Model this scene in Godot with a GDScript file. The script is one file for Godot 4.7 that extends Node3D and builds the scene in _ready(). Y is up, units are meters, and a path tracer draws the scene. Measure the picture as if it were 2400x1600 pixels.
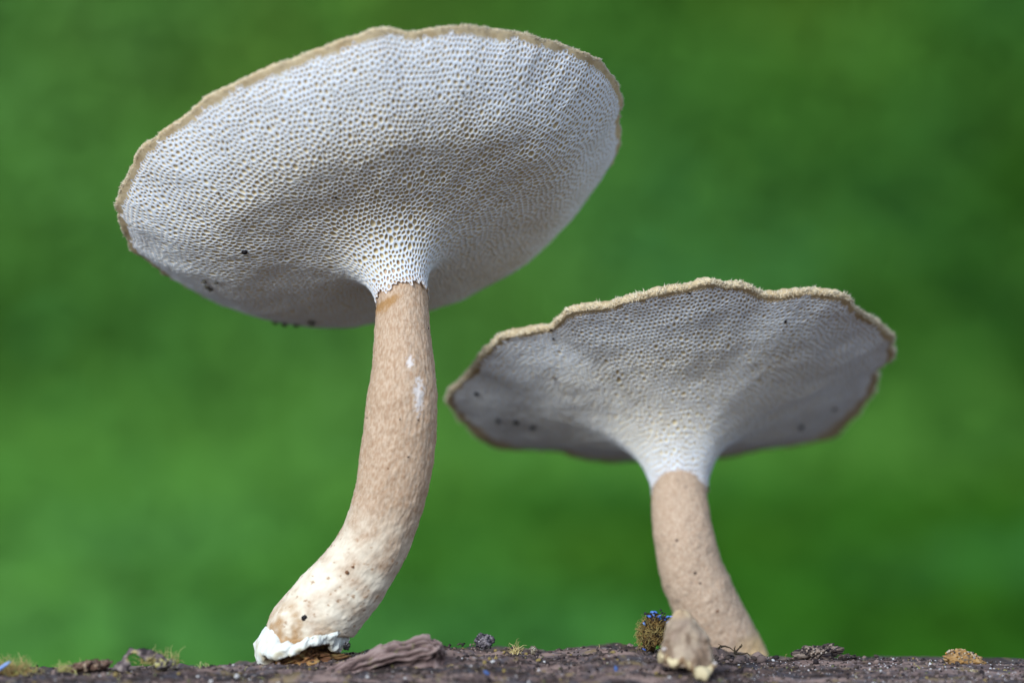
extends Node3D
# Two long-stemmed polypores on a mossy log. Lengths in the code are millimetres; meshes are committed in metres.

const MM := 0.001
const EYE := 250.0            # camera distance from the plane z = 0
const PX := 26.6667           # photograph pixels per millimetre on the plane z = 0

var rng := RandomNumberGenerator.new()
var n1 := FastNoiseLite.new()   # broad
var n2 := FastNoiseLite.new()   # fine
var n3 := FastNoiseLite.new()   # cells
var taken := {}


# ---------------------------------------------------------------- helpers
func numbered(called: String) -> String:
	taken[called] = taken.get(called, -1) + 1
	return called if taken[called] == 0 else "%s_%03d" % [called, taken[called]]


func mat(rough := 0.85, spec := 0.3, through := Color.BLACK) -> StandardMaterial3D:
	var m := StandardMaterial3D.new()
	m.vertex_color_use_as_albedo = true
	m.roughness = rough
	m.metallic_specular = spec
	if through != Color.BLACK:
		m.backlight_enabled = true
		m.backlight = through
	return m


class Surf:
	# triangles are given counter-clockwise seen from outside
	var v := PackedVector3Array()
	var c := PackedColorArray()
	var t := PackedInt32Array()

	func add(p: Vector3, col: Color) -> int:
		v.append(p)
		c.append(col)
		return v.size() - 1

	func tri(i: int, j: int, k: int) -> void:
		t.append(i)
		t.append(j)
		t.append(k)

	func quad(i: int, j: int, k: int, l: int) -> void:
		t.append_array(PackedInt32Array([i, j, k, i, k, l]))

	# a grid of vertices starting at first, rows x cols; wrap closes the columns
	func grid(first: int, rows: int, cols: int, wrap: bool) -> void:
		for r in rows - 1:
			for q in (cols if wrap else cols - 1):
				var a := first + r * cols + q
				var b := first + r * cols + (q + 1) % cols
				quad(a, b, b + cols, a + cols)

	func commit(about := Vector3.ZERO) -> ArrayMesh:
		var n := PackedVector3Array()
		n.resize(v.size())
		var cw := PackedInt32Array()
		cw.resize(t.size())
		for i in range(0, t.size(), 3):
			var a := t[i]
			var b := t[i + 1]
			var d := t[i + 2]
			var f := (v[b] - v[a]).cross(v[d] - v[a])
			n[a] += f
			n[b] += f
			n[d] += f
			cw[i] = a
			cw[i + 1] = d
			cw[i + 2] = b
		var p := PackedVector3Array()
		p.resize(v.size())
		for i in v.size():
			n[i] = n[i].normalized()
			p[i] = (v[i] - about) * 0.001
		var arr := []
		arr.resize(Mesh.ARRAY_MAX)
		arr[Mesh.ARRAY_VERTEX] = p
		arr[Mesh.ARRAY_NORMAL] = n
		arr[Mesh.ARRAY_COLOR] = c
		arr[Mesh.ARRAY_INDEX] = cw
		var m := ArrayMesh.new()
		m.add_surface_from_arrays(Mesh.PRIMITIVE_TRIANGLES, arr)
		return m


# a Node3D at the thing's base (mm)
func thing(called: String, label: String, category: String, at: Vector3, group := "") -> Node3D:
	var o := Node3D.new()
	o.name = numbered(called)
	add_child(o, true)
	o.position = at * MM
	o.set_meta("label", label)
	o.set_meta("category", category)
	o.set_meta("at", at)
	if group:
		o.set_meta("group", group)
	return o


func part(called: String, s: Surf, m: Material, under: Node3D, stuff := false, about := Vector3.INF) -> MeshInstance3D:
	var o := MeshInstance3D.new()
	o.name = called
	o.mesh = s.commit(under.get_meta("at") if about == Vector3.INF else about)
	o.material_override = m
	under.add_child(o, true)
	if stuff:
		o.set_meta("kind", "stuff")
	return o


# photograph pixel (2400 wide) at depth z -> mm
func at_px(x: float, y: float, z: float) -> Vector3:
	var f := (EYE - z) / EYE / PX
	return Vector3((x - 1200.0) * f, (800.0 - y) * f, z)


func to_px(p: Vector3) -> Vector2:
	var f := EYE / (EYE - p.z) * PX
	return Vector2(1200.0 + p.x * f, 800.0 - p.y * f)


func smooth_table(tb: Array, x: float) -> float:   # rows [x, y], Catmull-Rom
	var k := 0
	while k < tb.size() - 2 and x > tb[k + 1][0]:
		k += 1
	var x0: float = tb[k][0]
	var x1: float = tb[k + 1][0]
	var u := clampf((x - x0) / (x1 - x0), 0.0, 1.0)
	var a: float = tb[maxi(k - 1, 0)][1]
	var d: float = tb[mini(k + 2, tb.size() - 1)][1]
	return cubic_interpolate(tb[k][1], tb[k + 1][1], a, d, u)


func spike(s: Surf, p: Vector3, dir: Vector3, length: float, r: float, col: Color, tip: Color) -> void:
	var x := dir.cross(Vector3(0.31, 0.9, 0.27)).normalized()
	var y := dir.cross(x)
	var f := s.v.size()
	for k in 3:
		s.add(p + (x * cos(k * TAU / 3) + y * sin(k * TAU / 3)) * r, col)
	s.add(p + dir * length, tip)
	for k in 3:
		s.tri(f + k, f + (k + 1) % 3, f + 3)


# a thin curved strand with a tapered tip
func strand(s: Surf, path: Array, r: float, col: Color, tip: Color, sides := 4) -> void:
	var f := s.v.size()
	for i in path.size():
		var d: Vector3 = (path[mini(i + 1, path.size() - 1)] - path[maxi(i - 1, 0)]).normalized()
		var x := d.cross(Vector3(0.3, 0.2, 0.93)).normalized()
		var y := d.cross(x)
		var u := float(i) / (path.size() - 1)
		for k in sides:
			var b := k * TAU / sides
			s.add(path[i] + (x * cos(b) + y * sin(b)) * r * lerpf(1.0, 0.25, u), col.lerp(tip, u))
	s.grid(f, path.size(), sides, true)


# a displaced ball: shape(dir) -> radius multiplier, tint(point, dir) -> colour
func lump(s: Surf, at: Vector3, radii: Vector3, turn: Basis, seed_: int, amp: float, freq: float, tint: Callable, rows := 40, cols := 64, ridge := Vector3.ONE) -> void:
	var f := s.v.size()
	var o := Vector3(seed_ * 17.3, seed_ * 5.1, seed_ * 9.7)
	for i in rows:
		var el := PI * (i / float(rows - 1)) - PI / 2
		for j in cols:
			var az := TAU * j / cols
			var d := Vector3(cos(el) * cos(az), sin(el), -cos(el) * sin(az))
			var q := (d * radii * ridge) * freq + o
			var k := 1.0 + amp * (n1.get_noise_3dv(q * 6.0) * 1.3 + n1.get_noise_3dv(q * 17.0) * 0.7 + n2.get_noise_3dv(q * 14.0) * 0.45)
			var p := turn * (d * radii * k) + at
			s.add(p, tint.call(p, d, k))
	s.grid(f, rows, cols, true)


func pick(cols: Array, u: float) -> Color:
	var x := clampf(u, 0.0, 0.9999) * (cols.size() - 1)
	var i := int(x)
	return (cols[i] as Color).lerp(cols[i + 1], x - i)


# ---------------------------------------------------------------- mushrooms
class Cap:
	var centre: Vector3
	var e1: Vector3
	var e2: Vector3
	var ax: Vector3
	var rim: Array            # radius every 5 degrees from -180
	var r0: float
	var rm: float
	var shift: Vector3
	var wave: float
	var pr := PackedFloat32Array()   # profile radius, by arc length 0..1
	var ph := PackedFloat32Array()
	var arc: float
	var low := -0.038
	var thick := 1.0
	var sterile := 0.0
	var noise: FastNoiseLite
	var seed_: float

	func setup(tau: float, roll: float, table: Array) -> void:
		var b := Basis(Vector3(0, 0, 1), deg_to_rad(roll))
		var t := deg_to_rad(tau)
		ax = b * Vector3(0, -cos(t), sin(t))
		e2 = b * Vector3(0, sin(t), cos(t))
		e1 = b * Vector3(1, 0, 0)
		r0 = table[0][0]
		rm = table[-1][0]
		var raw := PackedVector2Array()
		for k in table.size() - 1:
			for i in 40:
				var u := i / 40.0
				var a = table[maxi(k - 1, 0)]
				var d = table[mini(k + 2, table.size() - 1)]
				raw.append(Vector2(cubic_interpolate(table[k][0], table[k + 1][0], a[0], d[0], u), cubic_interpolate(table[k][1], table[k + 1][1], a[1], d[1], u)))
		raw.append(Vector2(table[-1][0], table[-1][1]))
		var s := PackedFloat32Array([0.0])
		for i in range(1, raw.size()):
			s.append(s[i - 1] + raw[i].distance_to(raw[i - 1]))
		arc = s[-1]
		var j := 0
		for i in 513:
			var want := arc * i / 512.0
			while j < s.size() - 2 and s[j + 1] < want:
				j += 1
			var p := raw[j].lerp(raw[j + 1], clampf((want - s[j]) / maxf(s[j + 1] - s[j], 1e-6), 0.0, 1.0))
			pr.append(p.x)
			ph.append(p.y)

	func prof(u: float) -> Vector2:
		var x := clampf(u, 0.0, 1.06) * 512.0     # past the margin it goes straight on
		var i := mini(int(x), 511)
		var f := x - i
		return Vector2(lerpf(pr[i], pr[i + 1], f), lerpf(ph[i], ph[i + 1], f))

	func rim_at(th: float) -> float:
		var x := fposmod(rad_to_deg(th) + 180.0, 360.0) / 5.0
		var i := int(x) % 72
		return cubic_interpolate(rim[i], rim[(i + 1) % 72], rim[(i + 71) % 72], rim[(i + 2) % 72], x - int(x))

	func at(u: float, th: float) -> Vector3:
		var q := prof(u)
		var k := (rim_at(th) - r0) / (rm - r0)
		var w := u * u * u
		var r := r0 + (q.x - r0) * lerpf(1.0, k, u) + w * u * 0.18 * noise.get_noise_2d(th * 90.0, seed_)
		var dirv := e1 * cos(th) + e2 * sin(th)
		var h := q.y + wave * w * noise.get_noise_2d(cos(th) * 11.0 + seed_, sin(th) * 11.0)
		var p := centre + dirv * r + ax * h + shift * (1.0 - u) * (1.0 - u)
		return p + ax * 0.22 * noise.get_noise_3dv(p * 1.6) * minf(u * 3.0, 1.0)

	func normal(u: float, th: float) -> Vector3:
		var a := at(u + 0.01, th) - at(u - 0.01, th)
		var b := at(u, th + 0.02) - at(u, th - 0.02)
		return a.cross(b).normalized()


const PORE_WHITE := Color(0.85, 0.86, 0.91)
const STRETCH := 1.4               # the pores are longer along the radius
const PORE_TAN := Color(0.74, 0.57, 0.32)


# the honeycomb of tubes: every pore is a real hole with a lip, a wall and a bottom
func pores(cap: Cap, under: Node3D, m: Material, p_mid: float) -> Dictionary:
	var plane := PackedVector2Array()
	var pos := PackedVector3Array()
	var nor := PackedVector3Array()
	var us := PackedFloat32Array()
	var ths := PackedFloat32Array()
	# conformal radius by arc length, so that the cells come out round on the curved cap
	var conf := PackedFloat32Array([0.0])
	for i in 512:
		conf.append(conf[i] + cap.arc / 512.0 / cap.prof((i + 0.5) / 512.0).x)
	var u := -0.13
	var spin := 0.0
	while u < 1.04:
		var q := cap.prof(u)
		var near := clampf(1.0 - u / 0.16, 0.0, 1.0)
		var edge := clampf((u - 0.92) / 0.08, 0.0, 1.0)
		var p := p_mid * lerpf(1.0, 0.72, near) * lerpf(1.0, 0.70, edge)
		var radial := p_mid * 0.88 * STRETCH * lerpf(1.0, 1.1, near) * lerpf(1.0, 0.70, edge)
		var count := int(TAU * q.x / p)
		spin += 0.5 / count * TAU + rng.randf() * 0.3
		for k in count:
			if rng.randf() < 0.06:
				continue
			var th := spin + TAU * (k + rng.randf_range(-0.36, 0.36)) / count
			var uu := u + rng.randf_range(-0.36, 0.36) * radial / cap.arc
			var x := clampf(uu, 0.0, 1.0) * 512.0
			var i := mini(int(x), 511)
			var lg := lerpf(conf[i], conf[i + 1], x - i) + (uu * cap.arc / cap.r0 if uu < 0.0 else maxf(uu - 1.0, 0.0) * cap.arc / cap.rm)
			plane.append(Vector2(cos(th), sin(th)) * exp(lg / STRETCH) * 10.0)
			us.append(uu)
			ths.append(th)
			pos.append(cap.at(uu, th) if uu > 0.0 else cap.at(0.0, th) + cap.ax * (-uu * cap.arc) + (cap.e1 * cos(th) + cap.e2 * sin(th)) * 0.05 * minf(1.0, -uu * 40.0))
			nor.append(cap.normal(maxf(uu, 0.012), th))
		u += radial / cap.arc
	var tris := Geometry2D.triangulate_delaunay(plane)
	var s := Surf.new()
	var next := []
	next.resize(plane.size())
	for i in plane.size():
		next[i] = {}
	var knot := {}
	var tn := PackedVector3Array()
	for k in range(0, tris.size(), 3):
		var a := tris[k]
		var b := tris[k + 1]
		var c := tris[k + 2]
		if (plane[b] - plane[a]).cross(plane[c] - plane[a]) < 0.0:
			var w := b
			b = c
			c = w
		var id := k / 3
		next[a][b] = [c, id]
		next[b][c] = [a, id]
		next[c][a] = [b, id]
		var mid := (pos[a] + pos[b] + pos[c]) / 3.0
		var nn := (nor[a] + nor[b] + nor[c]).normalized()
		tn.append(nn)
		# dissepiments stand a little unevenly
		s.add(mid + nn * (0.05 * n2.get_noise_3dv(mid * 40.0)), PORE_WHITE.lerp(Color(0.80, 0.79, 0.78), clampf(n1.get_noise_3dv(mid * 5.0) + 0.2, 0.0, 1.0)).lerp(Color(0.60, 0.46, 0.35), clampf(-(us[a] + us[b] + us[c]) * 6.0, 0.0, 0.75)))
	for i in plane.size():
		var ring := []
		var start := -1
		for b in next[i]:
			start = b
			break
		if start < 0:
			continue
		var at := start
		var closed := false
		for step in 14:
			if not next[i].has(at):
				break
			var e = next[i][at]
			ring.append(e[1])
			at = e[0]
			if at == start:
				closed = true
				break
		if not closed or ring.size() < 4:
			continue
		var uu := us[i]
		# the pore layer ends raggedly on the stem and short of the margin
		if uu < cap.low + 0.035 * n1.get_noise_2d(cos(ths[i]) * 22.0 + cap.seed_, sin(ths[i]) * 22.0):
			continue
		if uu > 0.987 - cap.sterile * maxf(0.0, -sin(ths[i])) + 0.012 * n1.get_noise_2d(ths[i] * 60.0, cap.seed_):
			continue
		var edge := clampf((uu - 0.80) / 0.17, 0.0, 1.0)
		var near := clampf(1.0 - uu / 0.10, 0.0, 1.0)
		var into := -(nor[i] * 0.62 + cap.ax * 0.38).normalized()
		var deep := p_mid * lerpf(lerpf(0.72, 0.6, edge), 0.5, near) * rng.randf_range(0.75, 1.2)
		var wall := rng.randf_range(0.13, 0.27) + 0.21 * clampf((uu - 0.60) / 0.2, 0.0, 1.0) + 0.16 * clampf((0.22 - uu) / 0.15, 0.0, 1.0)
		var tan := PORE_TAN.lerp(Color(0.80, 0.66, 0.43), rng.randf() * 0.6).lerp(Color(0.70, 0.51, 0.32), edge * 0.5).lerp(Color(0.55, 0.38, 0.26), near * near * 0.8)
		var n := ring.size()
		var f := s.v.size()
		var c0 := Vector3.ZERO
		for id in ring:
			c0 += s.v[id]
		c0 /= n
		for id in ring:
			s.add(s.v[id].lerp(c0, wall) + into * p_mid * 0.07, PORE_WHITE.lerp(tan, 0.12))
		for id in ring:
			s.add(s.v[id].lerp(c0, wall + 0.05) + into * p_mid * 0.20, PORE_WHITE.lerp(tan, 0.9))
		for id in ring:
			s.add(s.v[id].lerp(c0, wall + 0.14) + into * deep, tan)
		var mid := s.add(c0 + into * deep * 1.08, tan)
		for k in n:
			var k2 := (k + 1) % n
			s.quad(ring[k], ring[k2], f + k2, f + k)
			s.quad(f + k, f + k2, f + n + k2, f + n + k)
			s.quad(f + n + k, f + n + k2, f + n + n + k2, f + n + n + k)
			s.tri(f + n + n + k, f + n + n + k2, mid)
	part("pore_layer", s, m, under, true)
	return {"pos": pos, "nor": nor}


# skin of the cap: from under the edge of the pores round the margin and over the top
func cap_skin(cap: Cap, under: Node3D, m: Material, fuzz_m: Material, shaggy: float) -> void:
	var s := Surf.new()
	var cols := 720
	# [arc position, height above the pore surface (away from the stem), outward push]
	var loop := [[0.90, 0.35, 0.0], [0.94, 0.30, 0.0], [0.965, 0.20, 0.0], [0.985, 0.10, 0.02], [0.995, 0.06, 0.06], [1.0, 0.10, 0.14], [1.0, 0.20, 0.18], [1.0, 0.32, 0.17], [1.0, 0.44, 0.08], [0.985, 0.75, 0.0], [0.96, 0.95, 0.0], [0.9, 1.45, 0.0], [0.8, 1.8, 0.0], [0.65, 2.2, 0.0], [0.5, 2.6, 0.0], [0.42, 3.0, 0.0]]
	for k in loop.size():
		for j in cols:
			var th := TAU * j / cols
			var p := cap.at(loop[k][0], th)
			var out := cap.e1 * cos(th) + cap.e2 * sin(th)
			p += out * loop[k][2] - cap.ax * loop[k][1] * (cap.thick if k > 3 else 1.0)
			var g := n2.get_noise_3dv(p * 9.0)
			var b := n1.get_noise_3dv(p * 4.0)
			if k > 3:
				p += (out - cap.ax).normalized() * (0.13 * g * shaggy + 0.16 * b)
			var col := Color(0.47, 0.335, 0.185).lerp(Color(0.62, 0.48, 0.30), clampf(0.5 + g * 0.9, 0.0, 1.0)).lerp(Color(0.38, 0.25, 0.125), clampf(b * 1.2, 0.0, 0.6))
			if k < 3:
				col = Color(0.62, 0.50, 0.34)
			s.add(p, col)
	# the top is closed by its centre
	s.grid(0, loop.size(), cols, true)
	var f := (loop.size() - 1) * cols
	var q := cap.prof(0.30)
	var mid := s.add(cap.centre + cap.ax * (q.y - 2.2), Color(0.5, 0.35, 0.2))
	for j in cols:
		s.tri(f + j, f + (j + 1) % cols, mid)
	part("cap_skin", s, m, under)
	# felt of the margin: short tangled fibres with pale tips
	s = Surf.new()
	for i in int(11000 * cap.thick):
		var th := rng.randf() * TAU
		var e := rng.randf()
		var out := cap.e1 * cos(th) + cap.e2 * sin(th)
		var p := cap.at(1.0, th) + out * (0.17 * sin(minf(e * 1.4, 1.0) * PI)) - cap.ax * (0.06 + 0.46 * e) * cap.thick
		if e > 0.8:
			p = cap.at(1.0 - (e - 0.8) * 0.3, th) - cap.ax * (0.5 * cap.thick + (e - 0.8))
		var cl := n1.get_noise_2d(th * 140.0, e * 30.0 + cap.seed_)
		var d := (out * (0.8 + 0.5 * cl) + cap.ax * (0.45 - 1.1 * e) + Vector3(rng.randfn(), rng.randfn(), rng.randfn()) * 0.42 * shaggy).normalized()
		var l := rng.randf_range(0.10, 0.24) * shaggy * (1.0 + 1.6 * cl)
		var col := Color(0.34, 0.215, 0.10).lerp(Color(0.66, 0.51, 0.32), rng.randf())
		spike(s, p - d * 0.06, d, l + 0.06, 0.055 + 0.03 * shaggy * rng.randf(), col, Color(0.82, 0.73, 0.57).lerp(col, rng.randf() * 0.8))
	part("margin_felt", s, fuzz_m, under, true)


# path rows: [pixel x, pixel y, z, radius]; tint(p, v along, angle) -> colour
func stem(cap: Cap, path: Array, under: Node3D, m: Material, fuzz_m: Material, tint: Callable, level_cut: bool) -> Dictionary:
	var pts := PackedVector3Array()
	var rad := PackedFloat32Array()
	for row in path:
		pts.append(at_px(row[0], row[1], row[2]))
		rad.append(row[3])
	var s := Surf.new()
	var cols := 176
	var n_up := 10
	for k in n_up:                                  # under the decurrent pores
		var u := 0.085 * (1.0 - k / float(n_up))
		for j in cols:
			var th := TAU * j / cols
			var nn := cap.normal(maxf(u, 0.012), th)
			var p := cap.at(u, th) - nn * lerpf(0.34, 0.12, k / float(n_up))
			s.add(p, tint.call(p, 0.0, th))
	# centre line and frames, carried down from the neck
	var line := []
	var steps := 430
	var x := cap.e1
	var first := true
	var spots := []
	for i in steps + 1:
		var f := i / float(steps) * (pts.size() - 1)
		var k := mini(int(f), pts.size() - 2)
		var w := f - k
		var p0 := pts[k]
		var p1 := pts[k + 1]
		var before := pts[k - 1] if k > 0 else p0 * 2.0 - p1
		var after := pts[k + 2] if k < pts.size() - 2 else p1 * 2.0 - p0
		if k == 0:
			before = p0 - cap.ax * p0.distance_to(p1)
		var c := p0.cubic_interpolate(p1, before, after, w)
		var r := cubic_interpolate(rad[k], rad[k + 1], rad[maxi(k - 1, 0)], rad[mini(k + 2, rad.size() - 1)], w)
		line.append([c, r])
	for i in steps + 1:
		var c: Vector3 = line[i][0]
		var d: Vector3 = (line[mini(i + 1, steps)][0] - line[maxi(i - 1, 0)][0]).normalized()
		if first:
			d = cap.ax
			first = false
		x = (x - d * x.dot(d)).normalized()
		var y := d.cross(x)
		var v := i / float(steps)
		for j in cols:
			var th := TAU * j / cols
			var dirv := x * cos(th) + y * sin(th)
			var p := c + dirv * float(line[i][1])
			var fib := n2.get_noise_3dv(Vector3(th * 26.0, v * 90.0, cap.seed_))
			p += dirv * (0.05 * fib + 0.16 * n1.get_noise_3dv(p * 2.4) + 0.05 * n1.get_noise_3dv(p * 9.0))
			if level_cut:
				p += d * ((c.y - p.y) / d.y * smoothstep(0.78, 1.0, v))
			s.add(p, tint.call(p, v, th))
			if rng.randf() < 0.045:
				spots.append([p, dirv, d])
	s.grid(0, n_up + steps + 1, cols, true)
	part("stem", s, m, under)
	var hair := Surf.new()
	for q in spots:
		var d: Vector3 = (q[1] + q[2] * rng.randfn() * 0.7 + Vector3(rng.randfn(), rng.randfn(), rng.randfn()) * 0.3).normalized()
		spike(hair, q[0] - d * 0.03, d, rng.randf_range(0.06, 0.15), 0.022, Color(0.66, 0.50, 0.36), Color(0.82, 0.72, 0.6))
	part("stem_fuzz", hair, fuzz_m, under, true)
	return {"line": line, "x": x, "dir": (line[steps][0] - line[steps - 6][0]).normalized()}


func speck(under: Node3D, m: Material, p: Vector3, n: Vector3, r: float, seed_: int, col := Color(0.012, 0.01, 0.008), stretch := 1.0) -> void:
	var s := Surf.new()
	var b := Basis.looking_at(n, Vector3(0.2, 0.9, 0.1)) * Basis(Vector3(0, 0, 1), seed_ * 1.3)
	lump(s, p + n * r * 0.35, Vector3(r * stretch, r, r * 0.8), b, seed_, 0.3, 3.0 / r, func(_p, _d, _k): return col, 9, 12)
	part("speck", s, m, under)


# the surface point that the photograph shows near a pixel
func nearest(surf: Dictionary, px: float, py: float) -> int:
	var best := -1
	var far := 1e9
	for i in surf.pos.size():
		var p: Vector3 = surf.pos[i]
		if (surf.nor[i] as Vector3).dot(Vector3(0, 0, EYE) - p) < 0.0:
			continue
		var d := to_px(p).distance_squared_to(Vector2(px, py)) - p.z * 4.0
		if d < far:
			far = d
			best = i
	return best


func stem_tint(p: Vector3, v: float, th: float, sd: float) -> Color:
	var fib := n2.get_noise_3dv(Vector3(th * 60.0, v * 190.0, sd))
	var mot := n1.get_noise_3dv(p * 14.0)
	var col := Color(0.375, 0.222, 0.13).lerp(Color(0.55, 0.39, 0.27), clampf(0.48 + fib * 0.95 + mot * 0.3, 0.0, 1.0))
	col = col.lerp(Color(0.26, 0.145, 0.075), clampf(n2.get_noise_3dv(p * 16.0 + Vector3(sd, 0, 0)) * 1.3 - 0.35, 0.0, 0.7))
	return col


func big_tint(p: Vector3, v: float, th: float) -> Color:
	var col := stem_tint(p, v, th, 3.0)
	var q := to_px(p)
	var b := n1.get_noise_3dv(p * 4.0)
	# pale lower part, brown stain above the torn foot
	var low := smoothstep(0.45, 0.75, v + b * 0.06)
	col = col.lerp(Color(0.80, 0.68, 0.52), low * 0.8 * clampf(0.8 + b, 0.0, 1.0))
	var stain := smoothstep(0.80, 0.93, v + b * 0.08) * 0.9
	col = col.lerp(Color(0.36, 0.185, 0.07), stain * clampf(0.6 + n1.get_noise_3dv(p * 6.0) * 1.3, 0.0, 1.0))
	# brown freckles on the foot
	if v > 0.6:
		col = col.lerp(Color(0.30, 0.15, 0.07), clampf((n1.get_noise_3dv(p * 12.0 + Vector3(40, 0, 0)) - 0.42) * 6.0, 0.0, 0.8))
	# slanting ochre scar below the pores on the left
	var along := (q - Vector2(905, 712)).dot(Vector2(0.82, -0.57))
	var across := absf((q - Vector2(905, 712)).dot(Vector2(0.57, 0.82)))
	if p.z > 3.0 and absf(along) < 48.0:
		col = col.lerp(Color(0.34, 0.165, 0.05), smoothstep(17.0, 5.0, across * (1.0 + maxf(along, 0.0) * 0.03) + n1.get_noise_3dv(p * 9.0) * 9.0) * smoothstep(48.0, 20.0, absf(along)) * 0.8)
	# white rubbed patch
	var pat := Vector2((q.x - 981.0) / 11.0, (q.y - 925.0) / 42.0).length()
	var pat2 := Vector2((q.x - 960.0) / 9.0, (q.y - 848.0) / 14.0).length()
	if p.z > 4.0:
		col = col.lerp(Color(0.88, 0.86, 0.86), smoothstep(1.25, 0.5, minf(pat, pat2) + n2.get_noise_3dv(p * 8.0) * 0.9) * 0.42)
	return col


func small_tint(p: Vector3, v: float, th: float) -> Color:
	var col := stem_tint(p, v, th, 9.0)
	var b := n1.get_noise_3dv(p * 3.0)
	col = col.lerp(Color(0.48, 0.37, 0.29), 0.2)
	col = col.lerp(Color(0.62, 0.40, 0.17), smoothstep(0.78, 0.95, v + b * 0.12) * 0.6)
	col = col.lerp(Color(0.25, 0.17, 0.12), clampf((n1.get_noise_3dv(p * 9.0 + Vector3(40, 0, 0)) - 0.45) * 5.0, 0.0, 0.7))
	return col


# ragged white tissue where the large stem was torn from its wood, with a brown hollow
const FOOT_TOP := [[-3.14, 1.4], [-2.4, 0.6], [-1.2, 0.5], [-0.5, 0.4], [0.0, 0.55], [0.35, 0.8], [0.6, 1.6], [1.0, 1.3], [1.45, 0.8], [1.62, 0.25], [1.9, 0.2], [2.2, 0.5], [2.6, 1.1], [3.14, 1.4]]
const FOOT_LIP := [[-3.14, -1.95], [-2.4, -1.4], [-1.2, -1.2], [-0.5, -1.0], [0.0, -0.8], [0.3, -0.85], [0.55, -0.8], [0.7, -0.5], [0.84, 0.15], [1.05, 0.05], [1.33, -0.05], [1.5, -0.65], [1.75, -0.95], [1.95, -1.15], [2.2, -1.45], [2.42, -0.95], [2.55, -1.2], [2.72, -1.95], [3.14, -1.95]]


func torn_foot(info: Dictionary, under: Node3D, m: Material) -> void:
	var s := Surf.new()
	var steps: int = info.line.size() - 1
	var c: Vector3 = info.line[steps][0]
	var up := Vector3(0.22, 0.97, 0.0).normalized()
	var cols := 260
	var outs := [-0.30, 0.02, 0.16, 0.24, 0.30, 0.32, 0.30, 0.20, 0.02, -0.22, -0.45, -0.70, -0.95, -1.3, -2.2]
	var ups := [0.0, 0.02, 0.12, 0.25, 0.42, 0.6, 0.78, 0.92, 1.0, 0.97, 0.85, 0.6, 0.3, 0.0, -0.3]
	var white := Color(0.66, 0.635, 0.56)
	for k in outs.size():
		for j in cols:
			var a := TAU * j / cols - PI                  # 0 = right, PI/2 = towards the camera
			var dirv := Vector3(cos(a), 0, sin(a))
			var jag := n1.get_noise_2d(cos(a) * 26.0, sin(a) * 26.0)
			var top := smooth_table(FOOT_TOP, a) + 0.4 * jag
			var lip := smooth_table(FOOT_LIP, a) + 0.25 * n1.get_noise_2d(cos(a) * 20.0 + 40.0, sin(a) * 20.0)
			var y: float = lerpf(top, lip, ups[k]) if k < 9 else lip + (1.0 - ups[k]) * 1.2
			# the shell follows the leaning stem above it
			var p: Vector3 = c + dirv * Vector3(3.56 + outs[k] * (1.0 - 0.3 * cos(a)) + 0.1, 1, 3.4 + outs[k]) + Vector3(0.45 * maxf(y, -0.4) - 0.25 * cos(a) * maxf(-y - 0.2, 0.0), y, 0)
			var soft := minf(1.0, k / 3.0)
			p += (dirv + Vector3(0, -0.4, 0)) * soft * (0.45 * n1.get_noise_3dv(p * 4.0) + 0.34 * n1.get_noise_3dv(p * 11.0) + 0.10 * n2.get_noise_3dv(p * 7.0))
			var col := white.lerp(Color(0.58, 0.46, 0.27), clampf(n1.get_noise_3dv(p * 7.0) * 1.8 + (k - 5) * 0.14, 0.0, 0.9))
			if k >= 8:
				col = col.lerp(Color(0.17, 0.06, 0.022), clampf((k - 8) * 0.42 + n1.get_noise_3dv(p * 8.0) * 0.7, 0.0, 1.0))
			s.add(p, col)
	for k in outs.size() - 1:
		for j in cols:
			var q := k * cols + j
			var w := k * cols + (j + 1) % cols
			s.quad(w, q, q + cols, w + cols)
	for i in range(0, s.t.size(), 3):
		var w := s.t[i + 1]
		s.t[i + 1] = s.t[i + 2]
		s.t[i + 2] = w
	var wood := Surf.new()
	lump(wood, c + Vector3(0.5, -1.35, 0.9), Vector3(2.6, 0.95, 2.0), Basis(), 21, 0.5, 0.8, func(p: Vector3, _d: Vector3, _k: float) -> Color: return pick([Color(0.03, 0.015, 0.01), Color(0.17, 0.07, 0.03), Color(0.34, 0.17, 0.06), Color(0.30, 0.24, 0.09)], 0.45 + 0.7 * n1.get_noise_3dv(p * 6.0) + 0.5 * n2.get_noise_3dv(p * 6.0)), 40, 60)
	part("clinging_wood", wood, m, under)
	part("torn_foot", s, m, under).set_meta("label", "ragged white torn tissue with a brown hollow")


# ---------------------------------------------------------------- the log
const CREST := [[-400, 1590, 16], [0, 1578, 15], [150, 1574, 14], [300, 1568, 13], [450, 1562, 12], [600, 1554, 10], [750, 1540, 8.5], [900, 1530, 7], [1050, 1521, 6.5], [1130, 1520, 6], [1200, 1526, 6], [1300, 1531, 6], [1390, 1519, 6], [1450, 1516, 6], [1500, 1522, 6], [1600, 1528, 6], [1700, 1534, 5.5], [1800, 1541, 5], [2000, 1541, 5], [2200, 1540, 5], [2300, 1545, 5], [2400, 1547, 5], [2800, 1550, 5]]
const LOG_R := 80.0
var crest_y := []
var crest_z := []


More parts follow.
